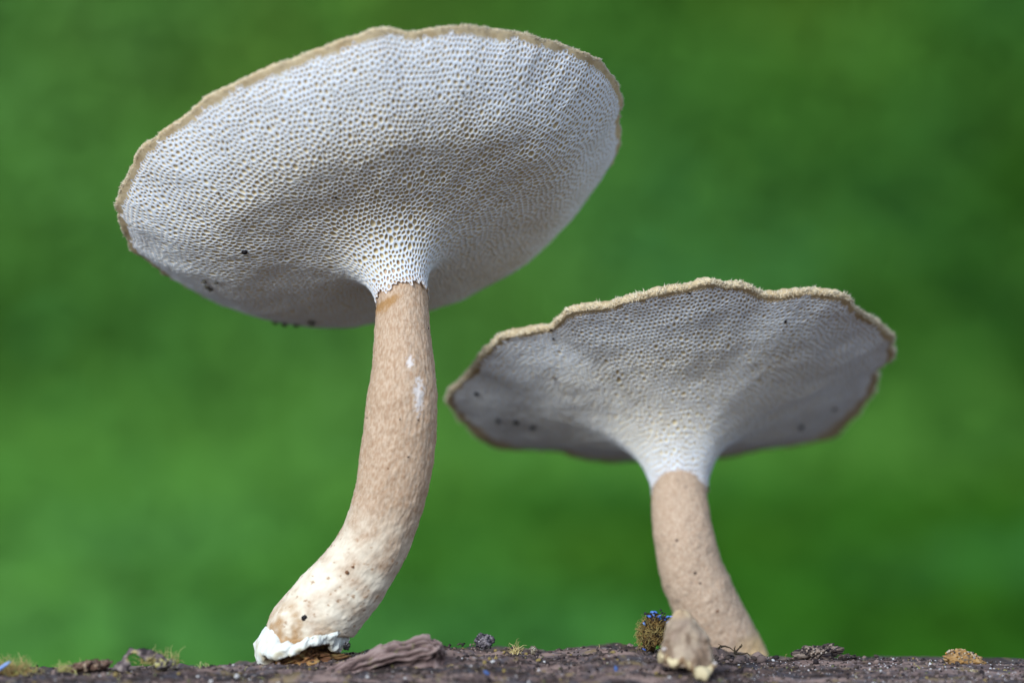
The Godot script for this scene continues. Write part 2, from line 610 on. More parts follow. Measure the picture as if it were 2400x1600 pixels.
func log_at(x: float, b: float) -> Vector3:       # b: arc length in front of the crest
	var z0 := smooth_table(crest_z, x)
	var y0 := smooth_table(crest_y, x)
	var a := b / LOG_R
	var dirv := Vector3(0, cos(a), sin(a))
	var p := Vector3(x, y0 - LOG_R, z0) + dirv * LOG_R
	var bump := 0.5 * n1.get_noise_3dv(Vector3(p.x * 0.7, p.y, p.z) * 1.3) + 0.26 * n1.get_noise_3dv(Vector3(p.x * 0.6, p.y, p.z) * 5.0) + 0.10 * n2.get_noise_3dv(p * 4.0)
	bump += 0.4 * clampf(n1.get_noise_3dv(Vector3(p.x * 0.35, p.y * 1.5, p.z * 1.5) * 3.0 + Vector3(90, 0, 0)), 0.0, 1.0)
	var ridge := n1.get_noise_3dv(Vector3(p.x * 0.22 + p.z * 0.05, p.y * 2.0, p.z * 2.0) * 3.2 + Vector3(0, 40, 0))
	bump += 0.55 * clampf(ridge + 0.1, -0.25, 0.5)
	bump *= lerpf(1.0, 0.5, smoothstep(18.0, 26.0, x))
	return p + dirv * (bump - 0.40)


func bark_tint(p: Vector3) -> Color:
	var a := n1.get_noise_3dv(Vector3(p.x * 0.25, p.y * 1.6, p.z * 1.6) * 3.0)
	var b := n1.get_noise_3dv(Vector3(p.x * 0.5, p.y, p.z) * 9.0 + Vector3(30, 0, 0))
	var c := n2.get_noise_3dv(p * 7.0)
	var col := pick([Color(0.022, 0.013, 0.010), Color(0.07, 0.043, 0.036), Color(0.15, 0.094, 0.078), Color(0.22, 0.142, 0.115)], 0.42 + a * 1.25 + c * 0.3 + 0.12 * smoothstep(15.0, 26.0, p.x))
	col = col.lerp(Color(0.06, 0.055, 0.062), clampf(b * 1.6, 0.0, 0.6))
	col = col.lerp(Color(0.17, 0.115, 0.04), clampf((n1.get_noise_3dv(p * 4.0 + Vector3(0, 70, 0)) - 0.28) * 3.0, 0.0, 0.6))
	col = col.lerp(Color(0.32, 0.28, 0.26), clampf((n2.get_noise_3dv(p * 6.0 + Vector3(0, 0, 60)) - 0.5) * 4.0, 0.0, 0.7))
	col = col.lerp(Color(0.02, 0.015, 0.015), clampf((-c - 0.42) * 4.0, 0.0, 0.85))
	return col


func build_log() -> void:
	for row in CREST:
		var p := at_px(row[0], row[1], row[2])
		crest_y.append([p.x, p.y])
		crest_z.append([p.x, row[2]])
	var at := Vector3(0, -27.0 - LOG_R * 2.0, 6)
	var o := thing("log", "purplish brown weathered log with crumbly bark and bits of moss", "log", at)
	var s := Surf.new()
	var xs := []
	var x := -190.0
	while x < 190.0:
		xs.append(x)
		x += 0.17 if absf(x) < 46.0 else 3.0
	var bs := []
	var b := -PI * LOG_R
	while b < PI * LOG_R - 2.0:
		bs.append(b)
		b += 0.14 if b > -5.0 and b < 15.0 else 5.0
	for xx in xs:
		for bb in bs:
			var p := log_at(xx, bb)
			s.add(p, bark_tint(p))
	var f := 0
	var nb := bs.size()
	for i in xs.size() - 1:
		for j in nb:
			var a := i * nb + j
			var c := i * nb + (j + 1) % nb
			s.quad(a, c, c + nb, a + nb)
	part("bark", s, mat(0.8, 0.35), o)
	for e in [0, xs.size() - 1]:
		s = Surf.new()
		var mid := s.add(Vector3(xs[e], -27.0 - LOG_R, 8), Color(0.3, 0.2, 0.12))
		var g := s.v.size()
		for bb in bs:
			s.add(log_at(xs[e], bb), Color(0.28, 0.19, 0.12))
		for j in nb:
			if e == 0:
				s.tri(mid, g + (j + 1) % nb, g + j)
			else:
				s.tri(mid, g + j, g + (j + 1) % nb)
		part("cut_end", s, mat(0.9, 0.2), o)
	# crumbs, fibres and grains lying on the bark
	s = Surf.new()
	var tones := [Color(0.02, 0.014, 0.012), Color(0.06, 0.04, 0.035), Color(0.13, 0.088, 0.078), Color(0.20, 0.135, 0.11), Color(0.51, 0.46, 0.43), Color(0.22, 0.15, 0.05), Color(0.12, 0.115, 0.05)]
	for i in 6500:
		var p := log_at(rng.randf_range(-46, 46), rng.randf_range(-3, 13))
		var r := rng.randf_range(0.04, 0.13) * (2.0 if rng.randf() < 0.06 else 1.0)
		var col: Color = tones[rng.randi() % tones.size()]
		if (col.r > 0.5 or col.g > 0.1 and col.b < 0.055) and rng.randf() < 0.85:
			col = tones[1]
		if i < 90:                        # litter gathered round the small mushroom's foot
			p = log_at(rng.randf_range(17.5, 22.0), rng.randf_range(-2.0, 2.5))
			r *= 1.7
			col = tones[rng.randi() % 4]
		elif p.x > 20.0 and rng.randf() < 0.3:
			col = Color(0.46, 0.42, 0.41)
			r *= 0.42
		lump(s, p + Vector3(0, r * 0.4, 0), Vector3(r * rng.randf_range(0.8, 2.0), r, r * rng.randf_range(0.7, 1.2)), Basis(Vector3(rng.randfn(), rng.randfn(), rng.randfn()).normalized(), rng.randf() * TAU), i, 0.35, 1.0, func(_p, _d, _k): return col, 5, 6)
	part("crumbs", s, mat(0.8, 0.35), o, true)
	s = Surf.new()
	for i in 130:
		var p := log_at(rng.randf_range(-46, 46), rng.randf_range(-2, 13))
		moss_thread(s, p, rng.randf_range(0.3, 0.8), 1.6, rng.randf())
	part("moss_threads", s, mat(0.8, 0.2), o, true)
	for k in [[1444, 1571], [1140, 1577]]:
		s = Surf.new()
		var p := on_log(k[0], k[1])
		lump(s, p + Vector3(0, 0.05, 0.05), Vector3(0.18, 0.32, 0.12), Basis(Vector3(0, 0, 1), 0.2 + k[0] * 0.37), k[0], 0.25, 2.0, func(_p, _d, _k): return Color(0.05, 0.09, 0.22), 10, 14)
		part("blue_fleck", s, mat(0.6, 0.4), o)


func on_log(px: float, py: float) -> Vector3:      # where the line of sight through a pixel meets the bark
	var best := Vector3.ZERO
	var miss := 1e9
	for i in 70:
		var b := -1.0 + i * 0.22
		var x := at_px(px, py, smooth_table(crest_z, (px - 1200.0) / PX) + b).x
		var p := log_at(x, b)
		var d := absf(to_px(p).y - py)
		if d < miss:
			miss = d
			best = p
	return best


func moss_thread(s: Surf, p: Vector3, length: float, spread: float, u: float, cols := []) -> void:
	var d := Vector3(rng.randfn() * spread, 1.0, rng.randfn() * spread).normalized()
	var path := [p]
	var q := p
	for k in 6:
		q += d * length / 6.0
		d = (d + Vector3(rng.randfn(), rng.randfn() - 0.15, rng.randfn()) * 0.42).normalized()
		path.append(q)
	var c: Color = pick([Color(0.10, 0.06, 0.02), Color(0.32, 0.19, 0.06), Color(0.46, 0.33, 0.12), Color(0.30, 0.30, 0.08)] if cols.is_empty() else cols, u)
	strand(s, path, rng.randf_range(0.025, 0.05), c, c.lerp(Color(0.6, 0.5, 0.26), 0.4))


func small_things() -> void:
	var rough := mat(0.85, 0.3)
	var grainy := func(a: Color, b: Color, c: Color, fr: float) -> Callable:
		return func(p: Vector3, _d: Vector3, _k: float) -> Color: return pick([a, b, c], 0.5 + 0.55 * n1.get_noise_3dv(p * fr) + 0.5 * n2.get_noise_3dv(p * fr * 1.3))
	# bark flake in front of the large mushroom's foot
	var at := at_px(900, 1560, 13.0)
	var o := thing("bark_flake", "long ridged flake of reddish brown bark beside the torn white stem foot", "bark", at)
	var s := Surf.new()
	var turn := Basis(Vector3(0, 0, 1), 0.16) * Basis(Vector3(1, 0, 0), 0.3)
	var fr := 110
	var fc := 120
	for i in fr:                                      # along its length
		var u := i / float(fr - 1)
		var end := pow(1.0 - pow(absf(u * 2.0 - 1.0), 7.0), 0.5)
		var tall := lerpf(0.55, 1.75, smoothstep(0.0, 0.7, u)) * end
		for j in fc:
			var b := TAU * j / fc
			var q := Vector3(lerpf(-5.4, 5.2, u), tall * signf(sin(b)) * pow(absf(sin(b)), 0.7), (0.6 + 0.5 * tall) * end * signf(cos(b)) * pow(absf(cos(b)), 0.7))
			var g := n1.get_noise_3dv(Vector3(q.x * 0.18, q.y, q.z) * 7.0)
			var g2 := n1.get_noise_3dv(Vector3(q.x * 0.16 + q.y * 0.1, q.y, q.z) * 22.0)
			q += Vector3(0.5 * g2 * sin(b) + 0.4 * g, sin(b) * (0.55 * g + 0.5 * g2), cos(b) * (0.55 * g + 0.5 * g2)) * end
			q.y += 0.25 * n1.get_noise_2d(q.x * 3.0, 7.0)
			var p := at + turn * q
			var c := pick([Color(0.018, 0.010, 0.009), Color(0.085, 0.05, 0.043), Color(0.20, 0.125, 0.107), Color(0.29, 0.20, 0.17)], 0.5 + g * 0.6 + g2 * 1.1)
			s.add(p, c.lerp(Color(0.20, 0.18, 0.06), clampf((n1.get_noise_3dv(p * 9.0 + Vector3(9, 0, 0)) - 0.40) * 3.0, 0.0, 0.4)))
	for r in fr - 1:
		for q in fc:
			var a := r * fc + q
			var b := r * fc + (q + 1) % fc
			s.quad(b, a, a + fc, b + fc)
	part("outer_bark", s, rough, o)
	# pale stub in front of the small mushroom
	at = at_px(1612, 1560, 16.0)
	o = thing("mushroom_stub", "pale tan conical stub of a broken young mushroom before the small mushroom's stem", "mushroom stub", at)
	s = Surf.new()
	var rows := 70
	var cols := 96
	var prof := [[0.0, 2.2], [0.12, 2.2], [0.28, 2.1], [0.45, 1.85], [0.62, 1.55], [0.78, 1.22], [0.9, 0.85], [0.97, 0.45], [1.0, 0.02]]
	var lean := Vector3(-0.12, 1.0, 0.0).normalized()
	for i in rows:
		var v := i / float(rows - 1)
		for j in cols:
			var a := TAU * j / cols
			var d := Vector3(cos(a), 0, -sin(a))
			var p := at + lean * (v * 4.55 + 0.15) + d * smooth_table(prof, v)
			p += d * (0.55 * n1.get_noise_3dv(p * 2.5) + 0.24 * n1.get_noise_3dv(Vector3(p.x, p.y * 0.5, p.z) * 9.0)) * minf(1.0, (1.0 - v) * 5.0)
			var c := Color(0.28, 0.19, 0.13).lerp(Color(0.42, 0.31, 0.21), clampf(0.4 + n1.get_noise_3dv(p * 4.0), 0.0, 1.0)).lerp(Color(0.54, 0.36, 0.19), smoothstep(0.78, 0.98, v) * 0.7)
			c = c.lerp(Color(0.17, 0.10, 0.06), clampf(n1.get_noise_3dv(Vector3(p.x * 1.5, p.y, p.z) * 5.0) * 2.0 - 0.1 + 0.5 * smoothstep(0.5, 0.1, v), 0.0, 0.75))
			s.add(p, c)
	s.grid(0, rows, cols, true)
	part("stub_body", s, mat(0.8, 0.35), o)
	s = Surf.new()
	# torn cream flange round its lower edge
	var prow := [[0.9, 0.05], [0.75, 0.22], [0.4, 0.42], [0.0, 0.40], [-0.35, 0.15], [-0.3, -0.35], [0.2, -0.9]]
	for k in prow.size():
		for j in cols:
			var a := TAU * j / cols
			var d := Vector3(cos(a), 0, sin(a))
			var g := n1.get_noise_2d(cos(a) * 9.0 + 7.0, sin(a) * 9.0)
			var g2 := n1.get_noise_2d(cos(a) * 24.0 + 7.0, sin(a) * 24.0)
			var y: float = prow[k][0] * (0.6 + 0.5 * g) - 0.15 + 0.35 * g2 - 0.75 * exp(-pow(wrapf(a - 1.15, -PI, PI) / 0.5, 2.0)) + 0.3 * cos(a - 3.0)
			var p: Vector3 = at + Vector3(0, y + 0.45, 0) + d * (1.95 + prow[k][1] + 0.3 * g)
			p += (d + Vector3(0, -0.6, 0)) * (0.5 * n1.get_noise_3dv(p * 4.0) + 0.3 * n1.get_noise_3dv(p * 11.0))
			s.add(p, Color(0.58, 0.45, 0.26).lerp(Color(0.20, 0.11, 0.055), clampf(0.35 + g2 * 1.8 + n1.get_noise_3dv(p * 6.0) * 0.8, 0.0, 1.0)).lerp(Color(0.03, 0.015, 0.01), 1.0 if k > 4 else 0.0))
	for k in prow.size() - 1:
		for j in cols:
			var a2 := k * cols + j
			var b2 := k * cols + (j + 1) % cols
			s.quad(b2, a2, a2 + cols, b2 + cols)
	part("torn_rim", s, mat(0.8, 0.35), o)
	s = Surf.new()
	for q in [[-1.95, 1.5, 0.9, 0.18], [2.1, 0.3, 1.0, 0.2]]:
		lump(s, at + Vector3(q[0], q[1], q[2]), Vector3(1.1, 0.9, 1.0) * q[3], Basis(), 5, 0.4, 3.0, func(_p, _d, _k): return Color(0.50, 0.41, 0.36), 14, 20)
	part("white_bead", s, mat(0.4, 0.5), o, true)
	# moss clump with blue flakes
	at = at_px(1522, 1512, 7.0)
	o = thing("moss_clump", "golden brown clump of dry moss topped with blue flakes", "moss", at)
	s = Surf.new()
	lump(s, at + Vector3(0.35, 1.2, -0.2), Vector3(1.0, 1.3, 0.9), Basis(Vector3(0, 0, 1), -0.5), 8, 0.5, 1.0, grainy.call(Color(0.012, 0.007, 0.005), Color(0.05, 0.027, 0.01), Color(0.15, 0.08, 0.02), 8.0), 40, 60)
	part("clod", s, rough, o)
	s = Surf.new()
	for i in 520:
		var a := rng.randf() * TAU
		var h := rng.randf_range(0.0, 2.3)
		var d := Vector3(cos(a), 0.1 * rng.randfn(), sin(a))
		var p := at + Vector3(0.1 + h * 0.25, h, -0.1) + d * Vector3(1.2, 1, 1.0) * sqrt(maxf(0.1, 1.0 - pow((h - 1.2) / 1.7, 2.0)))
		var path := [p]
		var w := (d * 0.5 + Vector3(rng.randfn(), rng.randfn(), rng.randfn()) * 0.8).normalized()
		for k in 6:
			p += w * rng.randf_range(0.09, 0.17)
			w = (w + Vector3(rng.randfn(), rng.randfn() - 0.2, rng.randfn()) * 0.5 - d * 0.12).normalized()
			path.append(p)
		var c := pick([Color(0.03, 0.015, 0.006), Color(0.12, 0.06, 0.016), Color(0.28, 0.15, 0.04), Color(0.38, 0.27, 0.09)], rng.randf())
		strand(s, path, rng.randf_range(0.018, 0.036), c, c.lerp(Color(0.6, 0.48, 0.2), 0.4))
	part("moss_strands", s, mat(0.75, 0.25), o, true)
	for i in 16:
		s = Surf.new()
		var p := at + Vector3(0.05 + 0.135 * i + rng.randfn() * 0.08, 2.5 - 0.02 * i + rng.randfn() * 0.22, 0.45 + rng.randfn() * 0.25)
		if i > 13:
			p = at + Vector3(-0.75 + i * 0.02, 1.9 - (i - 14) * 2.2, 0.6)
		lump(s, p, Vector3(0.19, 0.08, 0.12), Basis(Vector3(rng.randfn(), rng.randfn(), 1).normalized(), rng.randfn() * 0.9), i, 0.6, 5.0, func(_p, _d, _k): return Color(0.05, 0.12, 0.40).lerp(Color(0.16, 0.27, 0.55), (i % 3) * 0.4), 10, 12)
		part("blue_flake", s, mat(0.5, 0.4), o)
	s = Surf.new()
	for i in 46:
		var p := at + Vector3(rng.randf_range(-0.4, 2.3), 2.4 + rng.randfn() * 0.25, 0.35 + rng.randfn() * 0.3)
		lump(s, p, Vector3.ONE * rng.randf_range(0.06, 0.15), Basis(), i, 0.4, 6.0, func(_p, _d, _k): return Color(0.03, 0.025, 0.03), 7, 8)
	part("black_grains", s, rough, o, true)
	# little bits on the crest, each its own thing
	crumb("bark_crumb", "upright dark grey crumb of bark right of the large bark flake", Vector3(0.72, 0.72, 0.6), 1134, 1505, 6.0, 11, [Color(0.02, 0.016, 0.02), Color(0.07, 0.055, 0.06), Color(0.22, 0.18, 0.18)], 0.35, 0.0)
	crumb("bark_crumb", "elongated black crumb of charred bark right of the small mushroom's stem", Vector3(2.1, 0.62, 0.8), 1915, 1530, 5.0, 12, [Color(0.012, 0.01, 0.012), Color(0.05, 0.035, 0.03), Color(0.28, 0.2, 0.15)], 0.22, 0.14)
	crumb("soil_lump", "orange brown lump of gritty soil near the right end of the log", Vector3(1.5, 0.75, 0.9), 2258, 1544, 6.0, 13, [Color(0.09, 0.07, 0.055), Color(0.34, 0.17, 0.05), Color(0.38, 0.27, 0.16)], 0.2, -0.22)
	crumb("bark_crumb", "low dark brown bark chip left of the small bark arch", Vector3(1.25, 0.42, 0.8), 215, 1560, 14.0, 14, [Color(0.02, 0.01, 0.008), Color(0.12, 0.06, 0.04), Color(0.42, 0.30, 0.20)], 0.3, 0.1)
	at = at_px(300, 1560, 14.0)
	o = thing("bark_arch", "small grey arch of lifted bark left of the yellow moss tuft", "bark", at)
	s = Surf.new()
	var bow := []
	for q in [[282, 1570], [290, 1552], [297, 1537], [310, 1526], [328, 1528], [346, 1536], [364, 1536], [378, 1542], [384, 1566]]:
		bow.append(at_px(q[0], q[1], 14.0))
	var dense := []
	for k in bow.size() - 1:
		for w in 6:
			dense.append((bow[k] as Vector3).cubic_interpolate(bow[k + 1], bow[maxi(k - 1, 0)], bow[mini(k + 2, bow.size() - 1)], w / 6.0))
	for i in dense.size():
		for k in 24:
			var b := TAU * k / 24
			var d: Vector3 = (dense[mini(i + 1, dense.size() - 1)] - dense[maxi(i - 1, 0)]).normalized()
			var x := d.cross(Vector3(0, 0, 1)).normalized()
			var out := x * cos(b) + Vector3(0, 0, 1) * sin(b)
			var p: Vector3 = dense[i] + out * (0.42 - 0.14 * sin(i / 47.0 * PI))
			p += out * (0.5 * n1.get_noise_3dv(p * 6.0) + 0.25 * n1.get_noise_3dv(p * 16.0))
			s.add(p, pick([Color(0.03, 0.02, 0.02), Color(0.12, 0.085, 0.08), Color(0.24, 0.18, 0.16), Color(0.34, 0.26, 0.11)], 0.45 + n1.get_noise_3dv(p * 8.0) + 0.25 * cos(b)))
	s.grid(0, dense.size(), 24, true)
	part("arch_body", s, rough, o)
	crumb("bark_crumb", "grey crumb with yellow moss under the right end of the small bark arch", Vector3(0.8, 0.5, 0.6), 385, 1558, 14.0, 16, [Color(0.03, 0.025, 0.03), Color(0.13, 0.10, 0.10), Color(0.40, 0.34, 0.12)], 0.35, 0.1)
	crumb("bark_crumb", "tiny dark crumb on the crest right of the dried moss sprig", Vector3(0.22, 0.3, 0.2), 1252, 1524, 6.0, 17, [Color(0.05, 0.04, 0.03), Color(0.2, 0.15, 0.1), Color(0.4, 0.33, 0.25)], 0.35, 0.0)
	crumb("bark_crumb", "brown crumb of wood lying below the orange soil lump", Vector3(0.6, 0.25, 0.3), 2290, 1577, 10.0, 18, [Color(0.06, 0.04, 0.02), Color(0.30, 0.22, 0.12), Color(0.5, 0.42, 0.3)], 0.3, -0.2)
	crumb("bark_crumb", "small black crumb just right of the elongated charred crumb", Vector3(0.75, 0.22, 0.3), 1990, 1541, 5.5, 19, [Color(0.012, 0.01, 0.012), Color(0.05, 0.035, 0.03), Color(0.15, 0.1, 0.08)], 0.4, -0.1)
	crumb("bark_crumb", "black crumb stuck between the torn stem foot and the bark flake", Vector3(0.26, 0.34, 0.25), 813, 1515, 9.0, 20, [Color(0.008, 0.008, 0.008), Color(0.02, 0.015, 0.015), Color(0.05, 0.04, 0.04)], 0.3, 0.0)
	moss_sprig("moss_sprig", "curled sprig of straw coloured dried moss on the log's crest", 1205, 1522, 6.0, 26, 1.25, [Color(0.30, 0.19, 0.06), Color(0.52, 0.37, 0.14), Color(0.62, 0.48, 0.22)], 0.5)
	moss_sprig("moss_tuft", "yellow green tuft of moss growing over the arched crumbs on the left", 375, 1545, 13.5, 90, 1.5, [Color(0.24, 0.15, 0.05), Color(0.42, 0.32, 0.10), Color(0.40, 0.38, 0.12)], 1.3)
	moss_sprig("moss_tuft", "thin ochre moss tuft standing left of the low bark chip", 158, 1562, 14.0, 40, 1.2, [Color(0.34, 0.22, 0.07), Color(0.45, 0.36, 0.12), Color(0.35, 0.36, 0.10)], 0.7)
	moss_sprig("moss_tuft", "brown and green moss tuft at the far left end of the log", 20, 1572, 15.0, 220, 1.9, [Color(0.20, 0.10, 0.03), Color(0.40, 0.22, 0.06), Color(0.30, 0.32, 0.09)], 1.7)
	moss_sprig("moss_sprig", "fine green moss threads just left of the torn stem foot", 482, 1556, 11.0, 12, 0.9, [Color(0.35, 0.38, 0.10), Color(0.45, 0.42, 0.16), Color(0.4, 0.42, 0.2)], 0.5)
	o = thing("blue_chip", "blue chip leaning out of the moss at the far left", "chip", at_px(6, 1566, 16.0))
	s = Surf.new()
	lump(s, at_px(2, 1565, 16.2), Vector3(0.9, 0.16, 0.3), Basis(Vector3(0, 0, 1), 0.62), 4, 0.15, 2.0, func(p, _d, _k): return Color(0.10, 0.20, 0.50).lerp(Color(0.30, 0.38, 0.6), clampf(0.5 + n1.get_noise_3dv(p * 5.0), 0, 1)), 20, 30)
	part("chip_body", s, mat(0.5, 0.4), o)
	# black twig by the small mushroom's foot
	at = at_px(1728, 1533, 6.0)
	o = thing("twig", "tiny forked black twig before the small mushroom's foot", "twig", at)
	s = Surf.new()
	for q in [[[1722, 1532], [1728, 1524], [1735, 1516], [1740, 1508]], [[1735, 1516], [1741, 1512]], [[1723, 1530], [1722, 1520], [1724, 1513]], [[1684, 1520], [1690, 1512], [1684, 1509]], [[1724, 1531], [1738, 1533], [1752, 1530], [1758, 1536]], [[1690, 1515], [1700, 1514], [1712, 1518], [1724, 1528]]]:
		var path := []
		for k in q:
			path.append(at_px(k[0], k[1], 6.5 + 0.02 * (k[0] - 1720)))
		strand(s, path, 0.11, Color(0.03, 0.02, 0.015), Color(0.09, 0.06, 0.03), 6)
	part("twig_stalk", s, rough, o)


func crumb(called: String, label: String, radii: Vector3, px: float, py: float, z: float, seed_: int, tones: Array, amp: float, tilt: float) -> void:
	var at := at_px(px, py, z)
	var o := thing(called, label, "crumb" if called == "bark_crumb" else "soil", at)
	var s := Surf.new()
	var tint := func(p: Vector3, _d: Vector3, _k: float) -> Color: return pick(tones, 0.5 + 0.6 * n1.get_noise_3dv(p * 7.0) + 0.7 * n2.get_noise_3dv(p * 8.0))
	lump(s, at, radii, Basis(Vector3(0, 0, 1), tilt), seed_, amp * 2.0, 0.8 / radii.y, tint, 44, 72)
	part("clod", s, mat(0.85, 0.3), o)
	s = Surf.new()
	for i in 60:
		var a := rng.randf() * TAU
		var d := Vector3(cos(a), absf(rng.randfn()) * 0.9, absf(sin(a))).normalized()
		var p := at + Basis(Vector3(0, 0, 1), tilt) * (d * radii * (1.0 + amp * 0.2))
		var c: Color = tones[rng.randi() % 3]
		lump(s, p, Vector3.ONE * rng.randf_range(0.05, 0.13) * minf(1.0, radii.y * 2.0), Basis(), i, 0.4, 5.0, func(_p, _d, _k): return c.lerp(Color(0.6, 0.55, 0.5), 0.25 if i % 5 == 0 else 0.0), 6, 7)
	part("grains", s, mat(0.85, 0.3), o, true)


func moss_sprig(called: String, label: String, px: float, py: float, z: float, count: int, length: float, tones: Array, spread: float) -> void:
	var at := at_px(px, py, z)
	var o := thing(called, label, "moss", at)
	var s := Surf.new()
	for i in count:
		moss_thread(s, at + Vector3(rng.randfn() * spread * 0.6, -0.35, rng.randfn() * 0.35), length * rng.randf_range(0.5, 1.25), 0.6, rng.randf(), tones)
	part("strands", s, mat(0.75, 0.25), o, true)


# ---------------------------------------------------------------- background
func leaf_mesh() -> ArrayMesh:
	var s := Surf.new()
	var n := 5
	for i in n + 1:
		var u := i / float(n)
		var w := sin(PI * pow(u, 0.8)) * 0.34
		var y := -0.18 * u * u
		s.add(Vector3(-w, y + w * 0.3, u) * 1000.0, Color.WHITE)
		s.add(Vector3(0, y, u) * 1000.0, Color.WHITE)
		s.add(Vector3(w, y + w * 0.3, u) * 1000.0, Color.WHITE)
	s.grid(0, n + 1, 3, false)
	return s.commit()


func background() -> void:
	# ground: dry pale forest floor round the log, rising to a bank behind
	var s := Surf.new()
	var g0 := -27.0 - LOG_R * 2.0 + 2.0
	var xs := []
	for i in 81:
		var t := (i - 40) / 40.0
		xs.append(signf(t) * pow(absf(t), 3.0) * 60000.0 + t * 2500.0)
	var zs := []
	for i in 101:
		var t := (i - 50) / 50.0
		zs.append(signf(t) * pow(absf(t), 3.0) * 60000.0 + t * 3000.0 - 600.0)
	for z in zs:
		for x in xs:
			var bank := smoothstep(-2700.0, -3500.0, z) * 1800.0 + smoothstep(-2500.0, -9000.0, z) * 2500.0
			var y: float = g0 + bank + n1.get_noise_2d(x * 0.02, z * 0.02) * 40.0 * smoothstep(300.0, 1500.0, absf(z) + absf(x))
			var green := smoothstep(-450.0, -800.0, z)
			s.add(Vector3(x, y, z), Color(0.13, 0.11, 0.085).lerp(Color(0.07, 0.17, 0.025), green))
	s.grid(0, zs.size(), xs.size(), false)
	for i in range(0, s.t.size(), 3):
		var w := s.t[i + 1]
		s.t[i + 1] = s.t[i + 2]
		s.t[i + 2] = w
	var o := MeshInstance3D.new()
	o.name = "ground"
	o.mesh = s.commit()
	o.material_override = mat(0.95, 0.1)
	add_child(o, true)
	o.set_meta("kind", "structure")
	o.set_meta("label", "pale forest floor rising to a green bank behind the log")
	# leafy undergrowth, far out of focus
	var mm := MultiMesh.new()
	mm.transform_format = MultiMesh.TRANSFORM_3D
	mm.use_colors = true
	mm.mesh = leaf_mesh()
	var count := 220000
	mm.instance_count = count
	var greens := [Color(0.026, 0.095, 0.007), Color(0.065, 0.182, 0.023), Color(0.118, 0.265, 0.054)]
	for i in count:
		var x := rng.randf_range(-2600, 2600)
		var z := -2600.0
		var y := g0
		if i % 5 < 2:                     # low ground cover in front
			z = -rng.randf_range(700.0, 2750.0)
			x *= 0.35 + 0.65 * -z / 2750.0
			y += rng.randf_range(0.0, 45.0)
		else:                             # leaves on the rising bank
			var up := rng.randf()
			z = -2700.0 - 700.0 * up - rng.randf() * 200.0
			y += smoothstep(-2700.0, -3500.0, z) * 1800.0 + rng.randf_range(20.0, 260.0)
		var p := Vector3(x, y, z)
		var b := 0.55 + 0.35 * n1.get_noise_3dv(p * 0.016) + 0.45 * n1.get_noise_3dv(p * 0.008 + Vector3(50, 0, 0))
		if i % 5 < 2:
			b = 0.42 + (b - 0.5) * 0.4 - 0.34 * smoothstep(-260.0, 0.0, x)
		b += 0.36 * smoothstep(200.0, -450.0, x) - 0.46 * smoothstep(0.0, 350.0, x) * (1.0 - 0.8 * smoothstep(120.0, 330.0, y)) - 0.02
		# a darker bush in the bank on the left, a paler one above it
		b -= 0.75 * exp(-pow((x + 520.0) / 190.0, 2.0) - pow((y + 30.0) / 130.0, 2.0))
		b -= 0.5 * exp(-pow((x - 480.0) / 190.0, 2.0) - pow((y + 60.0) / 170.0, 2.0))
		b += 0.25 * exp(-pow((x + 480.0) / 260.0, 2.0) - pow((y - 320.0) / 120.0, 2.0))
		var col := pick(greens, b + rng.randfn() * 0.12)
		var hue := (0.45 if i % 5 < 2 else 0.8) * n1.get_noise_3dv(p * 0.018 + Vector3(0, 80, 20))
		col = col.lerp(Color(0.06, 0.19, 0.05), clampf(hue * 1.7, 0.0, 0.75)).lerp(Color(0.12, 0.18, 0.012), clampf(-hue * 1.3 - 0.1, 0.0, 0.5))
		var dirv := Vector3(rng.randfn(), rng.randfn() * 0.7 - 0.1, rng.randfn() + 0.5).normalized()
		var up := Vector3(rng.randfn() * 0.4, 1.0, 0.5 + rng.randfn() * 0.4).normalized()
		var bx := up.cross(dirv).normalized()
		var size := rng.randf_range(16.0, 32.0) * MM
		mm.set_instance_transform(i, Transform3D(Basis(bx, dirv.cross(bx), dirv).scaled(Vector3.ONE * size), p * MM))
		mm.set_instance_color(i, col)
	var mi := MultiMeshInstance3D.new()
	mi.name = "undergrowth"
	mi.multimesh = mm
	mi.material_override = mat(0.95, 0.08, Color(0.5, 0.5, 0.5))
	add_child(mi, true)
	mi.set_meta("kind", "stuff")
	mi.set_meta("label", "soft green leafy undergrowth far behind the log")


